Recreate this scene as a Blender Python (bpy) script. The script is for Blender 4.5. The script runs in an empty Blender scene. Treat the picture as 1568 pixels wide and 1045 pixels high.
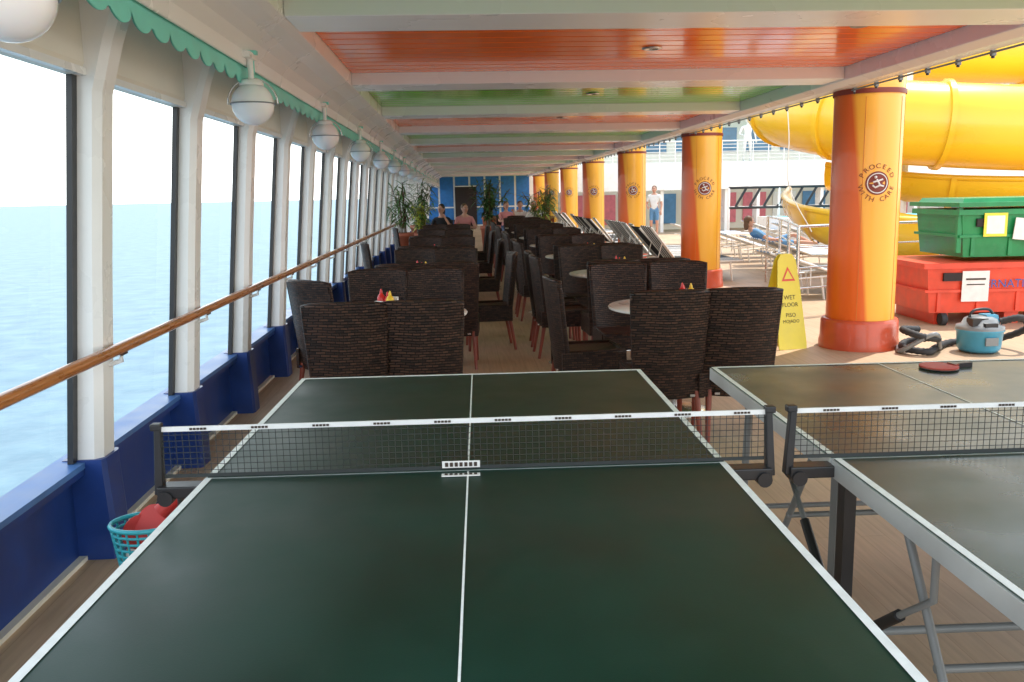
import bpy, math, random
from mathutils import Vector, Matrix, Euler
random.seed(7)
S=bpy.context.scene
COL=S.collection
rad=math.radians
# ---------------------------------------------------------------- materials
def nt(name):
    m=bpy.data.materials.new(name); m.use_nodes=True
    n=m.node_tree.nodes; l=m.node_tree.links
    return m,n,l,n['Principled BSDF']
def mat(name,c,rough=.5,metal=0,var=.12,scale=6,bump=0,bscale=40,coat=0,spec=.5,stretch=(1,1,1),rv=.07,dirt=0):
    m,n,l,b=nt(name)
    b.inputs['Metallic'].default_value=metal
    b.inputs['Specular IOR Level'].default_value=spec
    b.inputs['Coat Weight'].default_value=coat
    b.inputs['Coat Roughness'].default_value=.06
    tc=n.new('ShaderNodeTexCoord'); mp=n.new('ShaderNodeMapping'); mp.inputs['Scale'].default_value=stretch
    l.new(tc.outputs['Object'],mp.inputs['Vector'])
    nz=n.new('ShaderNodeTexNoise'); nz.inputs['Scale'].default_value=scale; nz.inputs['Detail'].default_value=6
    l.new(mp.outputs['Vector'],nz.inputs['Vector'])
    r=n.new('ShaderNodeMapRange'); r.inputs['From Min'].default_value=.3; r.inputs['From Max'].default_value=.7
    l.new(nz.outputs['Fac'],r.inputs['Value'])
    mx=n.new('ShaderNodeMix'); mx.data_type='RGBA'
    mx.inputs['A'].default_value=tuple(max(0,x*(1-var)) for x in c)+(1,)
    mx.inputs['B'].default_value=tuple(min(1,x*(1+var)) for x in c)+(1,)
    l.new(r.outputs['Result'],mx.inputs['Factor']); out=mx.outputs['Result']
    if dirt>0:
        nd=n.new('ShaderNodeTexNoise'); nd.inputs['Scale'].default_value=scale*2.3; nd.inputs['Detail'].default_value=10; nd.inputs['Roughness'].default_value=.7
        l.new(mp.outputs['Vector'],nd.inputs['Vector'])
        rd=n.new('ShaderNodeMapRange'); rd.inputs['From Min'].default_value=.52; rd.inputs['From Max'].default_value=.75; rd.inputs['To Max'].default_value=dirt
        l.new(nd.outputs['Fac'],rd.inputs['Value'])
        m3=n.new('ShaderNodeMix'); m3.data_type='RGBA'; m3.inputs['B'].default_value=(.28,.27,.24,1)
        l.new(rd.outputs['Result'],m3.inputs['Factor']); l.new(out,m3.inputs['A']); out=m3.outputs['Result']
    l.new(out,b.inputs['Base Color'])
    rr=n.new('ShaderNodeMapRange'); rr.inputs['From Min'].default_value=.3; rr.inputs['From Max'].default_value=.7; rr.inputs['To Min'].default_value=max(0,rough-rv); rr.inputs['To Max'].default_value=min(1,rough+rv)
    l.new(nz.outputs['Fac'],rr.inputs['Value']); l.new(rr.outputs['Result'],b.inputs['Roughness'])
    if bump>0:
        n2=n.new('ShaderNodeTexNoise'); n2.inputs['Scale'].default_value=bscale; n2.inputs['Detail'].default_value=4
        l.new(mp.outputs['Vector'],n2.inputs['Vector'])
        bp=n.new('ShaderNodeBump'); bp.inputs['Strength'].default_value=bump; bp.inputs['Distance'].default_value=.01
        l.new(n2.outputs['Fac'],bp.inputs['Height']); l.new(bp.outputs['Normal'],b.inputs['Normal'])
    return m
white=mat('white_paint',(.87,.86,.83),.3,var=.025,scale=3,bump=.03,bscale=8,dirt=.05)
wceil=mat('white_ceiling_paint',(.89,.885,.87),.28,var=.015,scale=.8,rv=.04)
cream=mat('cream_paint',(.82,.77,.66),.45,var=.04,scale=2,dirt=.03)
bluep=mat('blue_paint',(.012,.045,.21),.35,var=.2,scale=5,dirt=.04)
sillblue=mat('sill_blue',(.08,.2,.48),.35,var=.15)
teal=mat('teal_paint',(.22,.72,.62),.5,var=.06)
orange_c=mat('orange_ceiling',(.97,.17,.012),.2,var=.05,scale=2,coat=.3,spec=.4)
green_c=mat('green_ceiling',(.17,.55,.03),.2,var=.05,scale=2,coat=.3,spec=.4)
black=mat('black_plastic',(.018,.018,.02),.4,var=.2)
rubber=mat('rubber',(.03,.03,.032),.7,var=.2)
steel=mat('steel',(.7,.7,.7),.25,metal=1,var=.06)
alu=mat('aluminium',(.6,.63,.63),.4,metal=.5,var=.08)
greyp=mat('grey_paint',(.22,.235,.24),.4,var=.1)
woodr=mat('rail_wood',(.42,.15,.04),.3,var=.25,scale=10,stretch=(8,.6,8),coat=.4)
legwood=mat('chair_leg',(.24,.045,.022),.35,var=.2)
ttop=mat('table_green',(.005,.032,.022),.36,var=.2,scale=3,spec=.28,bump=.03,bscale=300,rv=.08,dirt=.02)
ttop2=mat('table_green_glare',(.035,.058,.048),.3,var=.25,scale=3,spec=.5,bump=.03,bscale=300,rv=.08,dirt=.06)  # greyed copy of the table green: reflected daylight painted into the base colour
tline=mat('line_white',(.82,.85,.82),.5,var=.08,scale=30)
netm=mat('net_cord',(.03,.035,.035),.8,var=.2)
netw=mat('net_tape',(.8,.8,.78),.7,var=.06,scale=20)
terracotta=mat('terracotta',(.45,.13,.07),.6,var=.15)
yellow=mat('slide_yellow',(.88,.56,.03),.3,var=.06,scale=1,coat=.3)
yellowp=mat('yellow_plastic',(.85,.72,.06),.4,var=.06)
greenp=mat('green_plastic',(.015,.26,.08),.35,var=.15,dirt=.12)
redp=mat('red_plastic',(.75,.07,.03),.4,var=.15,dirt=.1)
tealp=mat('teal_plastic',(.04,.42,.5),.35,var=.1)
vacblue=mat('vac_blue',(.07,.33,.5),.35,var=.1)
paper=mat('paper',(.8,.79,.76),.7,var=.06,scale=15)
txt=mat('dark_print',(.05,.03,.02),.6)
bltxt=mat('blue_print',(.03,.1,.35),.6)
signbrown=mat('sign_brown',(.22,.03,.015),.5)
globe=mat('globe_white',(.88,.88,.88),.2,var=.03)
globe.node_tree.nodes['Principled BSDF'].inputs['Subsurface Weight'].default_value=.2
redbase=mat('column_skirt',(.6,.09,.035),.35,var=.12,coat=.2,dirt=.06)
pink=mat('pink_panel',(.75,.2,.25),.6)
bglass=mat('blue_glass',(.08,.22,.4),.12,var=.3,scale=2)
farblue=mat('blue_panel',(.02,.17,.5),.4,var=.15)
hair1=mat('hair_dark',(.02,.012,.008),.6); hair2=mat('hair_brown',(.12,.06,.03),.6); hair3=mat('hair_grey',(.4,.38,.35),.6)
skin=mat('skin',(.58,.31,.22),.5,var=.08)
skin.node_tree.nodes['Principled BSDF'].inputs['Subsurface Weight'].default_value=.1
cl_black=mat('cloth_black',(.02,.02,.025),.85); cl_red=mat('cloth_red',(.35,.06,.05),.85); cl_white=mat('cloth_white',(.75,.75,.73),.85)
cl_blue=mat('cloth_blue',(.12,.28,.5),.85); cl_pink=mat('cloth_pink',(.6,.25,.25),.85); cl_jeans=mat('jeans',(.05,.08,.16),.85)
leafA=mat('leaf_dark',(.05,.12,.03),.45,var=.3); leafB=mat('leaf_mid',(.1,.22,.05),.45,var=.3); leafC=mat('leaf_yellow',(.4,.42,.06),.5,var=.3)
bark=mat('stem',(.12,.07,.03),.8)
red_rubber=mat('paddle_red',(.5,.03,.025),.55)
mustard=mat('mustard',(.8,.5,.03),.35); ketchup=mat('ketchup',(.6,.02,.02),.3)
seam_o=mat('seam_orange',(.7,.22,.03),.5)
dark=mat('dark_void',(.03,.02,.02),.8)

def wicker():
    m,n,l,b=nt('wicker')
    tc=n.new('ShaderNodeTexCoord'); sp=n.new('ShaderNodeSeparateXYZ'); l.new(tc.outputs['Object'],sp.inputs[0])
    ad=n.new('ShaderNodeMath'); ad.operation='ADD'; l.new(sp.outputs['X'],ad.inputs[0]); l.new(sp.outputs['Y'],ad.inputs[1])
    nz=n.new('ShaderNodeTexNoise'); nz.inputs['Scale'].default_value=6; l.new(tc.outputs['Object'],nz.inputs['Vector'])
    ml=n.new('ShaderNodeMath'); ml.operation='MULTIPLY_ADD'; ml.inputs[1].default_value=.022; l.new(nz.outputs['Fac'],ml.inputs[0]); l.new(sp.outputs['Z'],ml.inputs[2])
    cb=n.new('ShaderNodeCombineXYZ'); l.new(ad.outputs[0],cb.inputs[0]); l.new(ml.outputs[0],cb.inputs[1])
    br=n.new('ShaderNodeTexBrick'); br.inputs['Scale'].default_value=1; br.inputs['Brick Width'].default_value=.042; br.inputs['Row Height'].default_value=.016
    br.inputs['Mortar Size'].default_value=.003; br.inputs['Mortar Smooth'].default_value=.8
    br.inputs['Color1'].default_value=(.075,.036,.023,1); br.inputs['Color2'].default_value=(.018,.010,.008,1); br.inputs['Mortar'].default_value=(.002,.0015,.001,1)
    l.new(cb.outputs[0],br.inputs['Vector']); l.new(br.outputs['Color'],b.inputs['Base Color'])
    iv=n.new('ShaderNodeMath'); iv.operation='SUBTRACT'; iv.inputs[0].default_value=1; l.new(br.outputs['Fac'],iv.inputs[1])
    bp=n.new('ShaderNodeBump'); bp.inputs['Strength'].default_value=1; bp.inputs['Distance'].default_value=.012
    l.new(iv.outputs[0],bp.inputs['Height']); l.new(bp.outputs['Normal'],b.inputs['Normal'])
    b.inputs['Roughness'].default_value=.45; b.inputs['Specular IOR Level'].default_value=.3
    return m
wick=wicker()
def deckmat():
    m,n,l,b=nt('deck_planks')
    tc=n.new('ShaderNodeTexCoord'); mp=n.new('ShaderNodeMapping'); mp.inputs['Rotation'].default_value=(0,0,rad(90))
    l.new(tc.outputs['Object'],mp.inputs['Vector'])
    br=n.new('ShaderNodeTexBrick'); br.inputs['Scale'].default_value=1; br.inputs['Brick Width'].default_value=2.4; br.inputs['Row Height'].default_value=.11
    br.inputs['Mortar Size'].default_value=.002; br.inputs['Color1'].default_value=(.50,.345,.215,1); br.inputs['Color2'].default_value=(.53,.37,.235,1)
    br.inputs['Mortar'].default_value=(.42,.28,.17,1); l.new(mp.outputs[0],br.inputs['Vector'])
    m2=n.new('ShaderNodeMapping'); m2.inputs['Scale'].default_value=(14,.8,1); l.new(tc.outputs['Object'],m2.inputs['Vector'])
    nz=n.new('ShaderNodeTexNoise'); nz.inputs['Scale'].default_value=3; nz.inputs['Detail'].default_value=8; l.new(m2.outputs[0],nz.inputs['Vector'])
    r=n.new('ShaderNodeMapRange'); r.inputs['From Min'].default_value=.3;r.inputs['From Max'].default_value=.7;r.inputs['To Min'].default_value=.86;r.inputs['To Max'].default_value=1.08; l.new(nz.outputs['Fac'],r.inputs['Value'])
    n3=n.new('ShaderNodeTexNoise'); n3.inputs['Scale'].default_value=.9; n3.inputs['Detail'].default_value=7; l.new(tc.outputs['Object'],n3.inputs['Vector'])
    r3=n.new('ShaderNodeMapRange'); r3.inputs['From Min'].default_value=.35;r3.inputs['From Max'].default_value=.65;r3.inputs['To Min'].default_value=.82;r3.inputs['To Max'].default_value=1.1; l.new(n3.outputs['Fac'],r3.inputs['Value'])
    mm=n.new('ShaderNodeMath'); mm.operation='MULTIPLY'; l.new(r.outputs[0],mm.inputs[0]); l.new(r3.outputs[0],mm.inputs[1])
    vm=n.new('ShaderNodeVectorMath'); vm.operation='SCALE'; l.new(br.outputs['Color'],vm.inputs[0]); l.new(mm.outputs[0],vm.inputs['Scale'])
    l.new(vm.outputs[0],b.inputs['Base Color']); b.inputs['Roughness'].default_value=.55
    bp=n.new('ShaderNodeBump'); bp.inputs['Strength'].default_value=.2; bp.inputs['Distance'].default_value=.004; l.new(nz.outputs['Fac'],bp.inputs['Height']); l.new(bp.outputs[0],b.inputs['Normal'])
    return m
deckm=deckmat()
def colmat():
    m,n,l,b=nt('column_two_tone')
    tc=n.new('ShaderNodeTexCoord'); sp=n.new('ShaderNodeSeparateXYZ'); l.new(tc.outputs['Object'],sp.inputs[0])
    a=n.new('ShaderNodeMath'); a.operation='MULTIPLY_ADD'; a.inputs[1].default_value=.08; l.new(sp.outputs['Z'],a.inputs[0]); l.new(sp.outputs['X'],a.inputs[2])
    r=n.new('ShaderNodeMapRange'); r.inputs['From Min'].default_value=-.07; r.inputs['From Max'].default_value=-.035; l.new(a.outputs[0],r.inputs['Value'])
    mx=n.new('ShaderNodeMix'); mx.data_type='RGBA'; mx.inputs['A'].default_value=(.82,.14,.008,1); mx.inputs['B'].default_value=(1,.48,.045,1)  # orange to yellow across the column, the edge slanting with height
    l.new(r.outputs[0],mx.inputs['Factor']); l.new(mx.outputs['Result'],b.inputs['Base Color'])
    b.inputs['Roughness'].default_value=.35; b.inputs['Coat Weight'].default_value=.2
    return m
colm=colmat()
def seamat():
    m,n,l,b=nt('sea_water')
    tc=n.new('ShaderNodeTexCoord'); nz=n.new('ShaderNodeTexNoise'); nz.inputs['Scale'].default_value=.25; nz.inputs['Detail'].default_value=8
    l.new(tc.outputs['Object'],nz.inputs['Vector'])
    r=n.new('ShaderNodeMapRange'); r.inputs['From Min'].default_value=.3; r.inputs['From Max'].default_value=.7; l.new(nz.outputs['Fac'],r.inputs['Value'])
    mx=n.new('ShaderNodeMix'); mx.data_type='RGBA'; mx.inputs['A'].default_value=(.07,.15,.21,1); mx.inputs['B'].default_value=(.12,.22,.28,1)
    l.new(r.outputs[0],mx.inputs['Factor']); l.new(mx.outputs['Result'],b.inputs['Base Color'])
    b.inputs['Roughness'].default_value=.45; b.inputs['Specular IOR Level'].default_value=.36
    bp=n.new('ShaderNodeBump'); bp.inputs['Strength'].default_value=.4; bp.inputs['Distance'].default_value=.5; l.new(nz.outputs['Fac'],bp.inputs['Height']); l.new(bp.outputs[0],b.inputs['Normal'])
    return m
seam=seamat()
def glassmat():
    m,n,l,b=nt('window_glass')
    t=n.new('ShaderNodeBsdfTransparent'); t.inputs[0].default_value=(.96,.99,1.0,1)
    g=n.new('ShaderNodeBsdfGlossy'); g.inputs['Roughness'].default_value=.02
    mx=n.new('ShaderNodeMixShader'); mx.inputs[0].default_value=.04
    l.new(t.outputs[0],mx.inputs[1]); l.new(g.outputs[0],mx.inputs[2]); l.new(mx.outputs[0],n['Material Output'].inputs[0]); n.remove(b)
    return m
glassm=glassmat()
# ---------------------------------------------------------------- builder
class B:
    def __init__(s): s.v=[];s.f=[];s.m=[];s.s=[];s.mats=[];s.M=Matrix()
    def add(s,vs,fs,mt,sm=False):
        o=len(s.v); s.v+= [tuple(s.M@Vector(v)) for v in vs]
        if mt not in s.mats: s.mats.append(mt)
        i=s.mats.index(mt)
        for f in fs: s.f.append([o+k for k in f]); s.m.append(i); s.s.append(sm)
    def box(s,c,sz,mt,rot=(0,0,0),tx=1,ty=1):
        R=Euler([rad(a) for a in rot]).to_matrix(); c=Vector(c); vs=[]
        for z in(-.5,.5):
            k=(tx,ty) if z>0 else (1,1)
            for x,y in((-.5,-.5),(.5,-.5),(.5,.5),(-.5,.5)):
                vs.append(c+R@Vector((x*sz[0]*k[0],y*sz[1]*k[1],z*sz[2])))
        s.add(vs,[(0,3,2,1),(4,5,6,7),(0,1,5,4),(1,2,6,5),(2,3,7,6),(3,0,4,7)],mt)
    def cyl(s,p0,p1,r0,mt,r1=None,n=14,caps=True):
        if r1 is None:r1=r0
        p0=Vector(p0);p1=Vector(p1);d=(p1-p0).normalized(); q=d.to_track_quat('Z','Y').to_matrix()
        vs=[]
        for p,r in((p0,r0),(p1,r1)):
            for i in range(n):
                a=2*math.pi*i/n; vs.append(p+q@Vector((r*math.cos(a),r*math.sin(a),0)))
        s.add(vs,[(i,(i+1)%n,n+(i+1)%n,n+i) for i in range(n)],mt,True)
        if caps: s.add(vs,[tuple(range(n-1,-1,-1)),tuple(range(n,2*n))],mt)
    def tube(s,pts,r,mt,n=8,closed=False,radii=None,a0=0,a1=2*math.pi,caps=True):
        pts=[Vector(p) for p in pts]; N=len(pts); vs=[]; up=Vector((0,0,1))
        full=abs(a1-a0-2*math.pi)<1e-4
        for i,p in enumerate(pts):
            a=pts[(i-1)%N] if (closed or i>0) else p; b=pts[(i+1)%N] if (closed or i<N-1) else p
            d=(b-a).normalized(); u=up if abs(d.z)<.95 else Vector((0,1,0))
            x=d.cross(u).normalized(); z=x.cross(d).normalized(); rr=radii[i] if radii else r
            for j in range(n):
                t=a0+(a1-a0)*j/(n if full else n-1); vs.append(p+x*rr*math.cos(t)+z*rr*math.sin(t))
        fs=[]
        for i in range(N if closed else N-1):
            k=(i+1)%N
            for j in range(n if full else n-1):
                fs.append((i*n+j,i*n+(j+1)%n,k*n+(j+1)%n,k*n+j))
        s.add(vs,fs,mt,True)
        if full and caps and not closed: s.add(vs,[tuple(range(n)),tuple(range(N*n-1,N*n-n-1,-1))],mt)
    def lathe(s,prof,c,mt,n=24,sm=True):
        vs=[];c=Vector(c)
        for r,z in prof:
            for i in range(n):
                a=2*math.pi*i/n; vs.append(c+Vector((r*math.cos(a),r*math.sin(a),z)))
        fs=[(k*n+i,k*n+(i+1)%n,(k+1)*n+(i+1)%n,(k+1)*n+i) for k in range(len(prof)-1) for i in range(n)]
        s.add(vs,fs,mt,sm)
    def sph(s,c,r,mt,n=14):
        if not hasattr(r,'__len__'): r=(r,r,r)
        c=Vector(c);vs=[];m=n//2+1
        for k in range(m+1):
            p=math.pi*k/m
            for i in range(n):
                a=2*math.pi*i/n; vs.append(c+Vector((r[0]*math.sin(p)*math.cos(a),r[1]*math.sin(p)*math.sin(a),r[2]*math.cos(p))))
        s.add(vs,[(k*n+i,(k+1)*n+i,(k+1)*n+(i+1)%n,k*n+(i+1)%n) for k in range(m) for i in range(n)],mt,True)
    def prism(s,prof,y0,y1,mt,axis='Y'):
        n=len(prof); f=(lambda p,y:(p[0],y,p[1])) if axis=='Y' else (lambda p,y:(y,p[0],p[1]))
        vs=[f(p,y0) for p in prof]+[f(p,y1) for p in prof]
        s.add(vs,[(i,(i+1)%n,n+(i+1)%n,n+i) for i in range(n)]+[tuple(range(n-1,-1,-1)),tuple(range(n,2*n))],mt)
    def mesh(s,name):
        me=bpy.data.meshes.new(name); me.from_pydata(s.v,[],s.f)
        for m in s.mats: me.materials.append(m)
        me.polygons.foreach_set('material_index',s.m); me.polygons.foreach_set('use_smooth',s.s); me.update()
        return me
    def finish(s,name,loc=(0,0,0),rz=0,bevel=0,parent=None,fixn=True):
        me=s.mesh(name)
        if fixn:
            import bmesh; bm=bmesh.new(); bm.from_mesh(me); bmesh.ops.recalc_face_normals(bm,faces=bm.faces); bm.to_mesh(me); bm.free()
        return place(name,me,loc,rz,bevel,parent)
def place(name,me,loc=(0,0,0),rz=0,bevel=0,parent=None):
    o=bpy.data.objects.new(name,me); o.location=loc; o.rotation_euler=(0,0,rad(rz)); COL.objects.link(o)
    if bevel:
        b=o.modifiers.new('bev','BEVEL'); b.width=bevel; b.segments=2; b.limit_method='ANGLE'; b.angle_limit=rad(50)
    if parent: o.parent=parent
    return o
def text2d(body,size):
    cu=bpy.data.curves.new('t','FONT'); cu.body=body; cu.size=size; cu.align_x='CENTER'; cu.align_y='CENTER'; cu.resolution_u=3
    o=bpy.data.objects.new('t',cu); COL.objects.link(o); dg=bpy.context.evaluated_depsgraph_get(); dg.update()
    me=o.evaluated_get(dg).to_mesh(); vs=[v.co.copy() for v in me.vertices]; fs=[tuple(p.vertices) for p in me.polygons]
    o.evaluated_get(dg).to_mesh_clear(); bpy.data.objects.remove(o); bpy.data.curves.remove(cu)
    return vs,fs
# ---------------------------------------------------------------- setting
b=B(); b.add([(-9000,-3000,-17),(9000,-3000,-17),(9000,14000,-17),(-9000,14000,-17)],[(0,1,2,3)],seam); b.finish('sea')
b=B(); b.box((19,26,-8.6),(41.8,68,17),white); b.finish('ship_hull')
b=B(); b.add([(-1.75,-8,0),(40,-8,0),(40,60,0),(-1.75,60,0)],[(0,1,2,3)],deckm); b.finish('deck_floor')
YE=45.0; Y0=-3; YR=1.2
SX=-1.70; TX=-1.54; SZ=.43; TZ=2.06; SL=(TX-SX)/(TZ-SZ)
b=B()
b.prism([(-1.78,0),(-1.72,0),(-1.72,.36),(-1.66,.39),(-1.66,.42),(-1.78,.42)],Y0,YE,bluep)
b.prism([(-1.78,.42),(-1.655,.42),(-1.655,.445),(-1.78,.455)],Y0,YE,sillblue)
b.prism([(-1.72,.0),(-1.685,.0),(-1.685,.02),(-1.72,.02)],Y0,YE,cream)
hx=TX
b.prism([(hx-.02,TZ),(hx+.02,TZ),(hx+.045,TZ+.05),(hx+.05,2.6),(hx-.02,2.6)],YR,YE,cream)
b.prism([(hx+.02,TZ+.0),(hx+.05,TZ+.0),(hx+.05,TZ+.03),(hx+.02,TZ+.03)],YR,YE,white)
y=3.72-1.3*5
posts=[]
while y<YE:
    posts.append(y)
    w=.17; d=.11
    def pr(z,ins): 
        x=SX+SL*(z-SZ)
        return [(x-.015,y,z),(x+ins-.03,y,z),(x+ins,y+.03,z),(x+ins,y+w-.03,z),(x+ins-.03,y+w,z),(x-.015,y+w,z)]
    lv=[pr(SZ+.02,d),pr(1.3,d-.01),pr(2.0,d-.01),pr(2.2,d+.03),pr(2.58,d+.14)]
    vs=sum(lv,[]); fs=[(k*6+i,k*6+(i+1)%6,(k+1)*6+(i+1)%6,(k+1)*6+i) for k in range(4) for i in range(6)]
    b.add(vs,fs,white)
    vs=[]
    for z,ins in((0,.13),(.2,.125),(.40,.115),(.455,.115)):
        x=SX
        vs+=[(x-.05,y-.012,z),(x+ins,y-.012,z),(x+ins+.012,y+.02,z),(x+ins+.012,y+w-.02,z),(x+ins,y+w+.012,z),(x-.05,y+w+.012,z)]
    b.add(vs,[(k*6+i,k*6+(i+1)%6,(k+1)*6+(i+1)%6,(k+1)*6+i) for k in range(3) for i in range(6)]+[(18,19,20,21,22,23)],bluep)
    for yy,ww in((y-.025,.045),(y+w+.012,.02)):
        b.add([(SX+.012,yy-ww/2,SZ+.02),(SX+.012,yy+ww/2,SZ+.02),(TX+.012,yy+ww/2,TZ),(TX+.012,yy-ww/2,TZ),
               (SX-.012,yy-ww/2,SZ+.02),(SX-.012,yy+ww/2,SZ+.02),(TX-.012,yy+ww/2,TZ),(TX-.012,yy-ww/2,TZ)],
              [(0,1,2,3),(7,6,5,4),(0,3,7,4),(1,5,6,2)],black)
    y+=1.3
b.finish('window_wall')
b=B(); b.add([(SX-.005,Y0,SZ+.02),(SX-.005,YE,SZ+.02),(TX-.005,YE,TZ),(TX-.005,Y0,TZ)],[(0,1,2,3)],glassm); b.finish('window_glass')
b=B()
HX=-1.50;HZ=.925
b.tube([(HX,Y0,HZ),(HX,YE,HZ)],.026,woodr,12)
for y in posts:
    yy=y+.1
    b.tube([(HX,yy,HZ-.02),(HX-.0,yy,HZ-.055),(HX-.06,yy,HZ-.075),(SX+SL*(.88-SZ)+.09,yy,HZ-.06)],.011,white,8)
    b.box((HX,yy,HZ-.028),(.025,.09,.008),steel)
b.finish('handrail')
# roof & ceiling
CX0,CX1=-.9,3.43
b=B()
b.box(((-1.58+3.7)/2,(YR+YE)/2,2.79),(5.28,YE-YR,.24),wceil)
b.prism([(CX0,2.66),(CX0,2.50),(CX0-.04,2.475),(CX0-.12,2.445),(CX0-.19,2.40),(CX0-.23,2.34),(CX0-.24,2.27),(CX0-.255,2.27),(CX0-.255,2.66)],YR,YE,wceil)
b.prism([(3.43,2.66),(3.43,2.49),(3.50,2.45),(3.64,2.45),(3.71,2.5),(3.71,2.95),(3.68,2.95),(3.68,2.66)],YR,YE,wceil)
b.box((-1.33,(YR+YE)/2,2.64),(.36,YE-YR,.04),cream)
far=5.3-2.9; k=0
while far<YE:
    if far-.45>YR-.3: b.box(((CX0+CX1)/2,far-.225,2.58),(CX1-CX0-.004,.45,.155),wceil)
    m=(orange_c if (k%2==1) else green_c)
    s=far+.012
    while s<min(far+2.45,YE)-.05:
        ww=.188
        b.box(((CX0+CX1)/2,s+ww/2,2.612),(CX1-CX0-.01,ww,.02),m)
        s+=.204
    b.box(((CX0+CX1)/2,far+1.225,2.64),(CX1-CX0-.01,2.44,.02),dark)
    b.lathe([(.075,2.596),(.07,2.588),(.045,2.588),(.04,2.598),(0.001,2.598)],(1.45,far+1.3,0),steel,16)
    b.lathe([(.06,2.596),(.055,2.588),(.035,2.588),(.001,2.596)],(1.75+.9*(k%2),far+.5,0),greyp,16)
    far+=2.9;k+=1
b.finish('ceiling',bevel=.006)
b=B(); y=3
while y<44:
    b.box((3.66,y,2.435),(.03,.03,.04),greyp); b.cyl((3.66,y,2.42),(3.66,y,2.40),.012,black)
    y+=.42
b.tube([(3.64,3,2.435),(3.64,44,2.435)],.008,greyp,6)
b.finish('string_lights')
b=B(); vs=[];fs=[];N=0;y=YR
step=.02
while y<YE:
    ph=(y/.21)%1; zb=2.232-.055*math.sqrt(max(0,1-(2*ph-1)**2))
    vs+=[(-1.165,y,2.30),(-1.165,y,zb)]; y+=step;N+=1
fs=[(2*i,2*i+1,2*i+3,2*i+2) for i in range(N-1)]
b.add(vs,fs,teal); b.add([(x-.006,y,z) for x,y,z in vs],[tuple(reversed(f)) for f in fs],teal)
o=b.finish('scalloped_valance',fixn=False)
b=B()
b.sph((0,0,0),.114,globe,28)
b.tube([(.12*math.cos(a),.12*math.sin(a),0) for a in [2*math.pi*i/28 for i in range(28)]],.004,greyp,6,closed=True)
b.tube([(.136*math.cos(a),0,.136*math.sin(a)) for a in [math.pi*i/14 for i in range(15)]],.005,steel,6)
b.lathe([(.001,.13),(.05,.128),(.065,.11),(.065,.096)],(0,0,0),white,20)
b.cyl((0,0,.12),(0,0,.24),.016,white,n=10)
b.box((0,-.02,.25),(.05,.17,.03),white); b.box((-.03,0,.27),(.14,.045,.02),teal)
b.cyl((0,.05,.24),(0,.05,.17),.012,teal)
gm=b.mesh('globe_lamp')
for k in range(17):
    place('globe_lamp',gm,(-1.12,2.36+2.62*k,2.07))
def column(cy):
    R=.315
    b=B()
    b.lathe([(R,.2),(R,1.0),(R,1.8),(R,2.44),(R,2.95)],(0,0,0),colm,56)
    b.lathe([(.375,0),(.375,.06),(.365,.1),(.36,.26),(.35,.285),(R+.002,.29)],(0,0,0),redbase,56)
    b.lathe([(R+.012,2.40),(R+.014,2.42),(R+.012,2.445)],(0,0,0),signbrown,40)
    for a in(rad(38),rad(58),rad(-30)):
        b.box(((R+.001)*math.sin(a),-(R+.001)*math.cos(a),1.33),(.005,.003,2.08),seam_o,rot=(0,0,math.degrees(a)))
    a0=rad(-6); zc=1.585
    def W(u,v,h=.004):
        a=a0+u/R; return ((R+h)*math.sin(a),-(R+h)*math.cos(a),zc+v)
    def disc(r0,r1,m,h):
        vs=[];n=32
        for i in range(n):
            t=2*math.pi*i/n; vs+= [W(r0*math.cos(t),r0*math.sin(t),h),W(r1*math.cos(t),r1*math.sin(t),h)]
        b.add(vs,[(2*i,2*i+1,(2*i+3)%(2*n),(2*i+2)%(2*n)) for i in range(n)],m)
    disc(.001,.108,signbrown,.004); disc(.085,.094,paper,.007)
    b.sph(W(-.02,.055,.006),.014,paper,8)
    for pts in([(-.01,.035),(.02,-.02)],[(.0,.02),(.045,.035)],[(-.005,.02),(-.04,.01)],[(.02,-.02),(.055,-.03)],[(.02,-.02),(-.02,-.04),(-.045,-.02)]):
        b.tube([W(u,v,.006) for u,v in pts],.009,paper,6)
    for word,sg in(("PROCEED",1),("WITH CARE",-1)):
        n=len(word)
        for i,ch in enumerate(word):
            if ch==' ': continue
            t=(i-(n-1)/2)*rad(21 if n<8 else 18)
            vs,fs=text2d(ch,.062)
            th=-t if sg>0 else t
            rr=.155
            ca,sa=math.cos(th),math.sin(th)
            cx,cz=(rr*math.sin(t),rr*math.cos(t)*sg)
            b.add([W(cx+v.x*1.1*ca-v.y*sa,cz+v.x*1.1*sa+v.y*ca,.005) for v in vs],fs,signbrown)
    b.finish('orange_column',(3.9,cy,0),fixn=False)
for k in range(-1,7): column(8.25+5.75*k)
b=B()
b.box((1.0,YE+.1,1.3),(5.6,.2,2.6),white)
for i in range(7):
    x=-1.45+i*.78
    b.box((x,YE-.012,1.75),(.68,.03,1.5),farblue); b.box((x,YE-.012,.5),(.68,.03,.85),farblue)
b.box((.3,YE-.04,1.0),(1.1,.04,2.0),dark); b.box((.3,YE-.06,2.02),(1.2,.04,.05),white)
b.finish('end_bulkhead')
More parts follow.
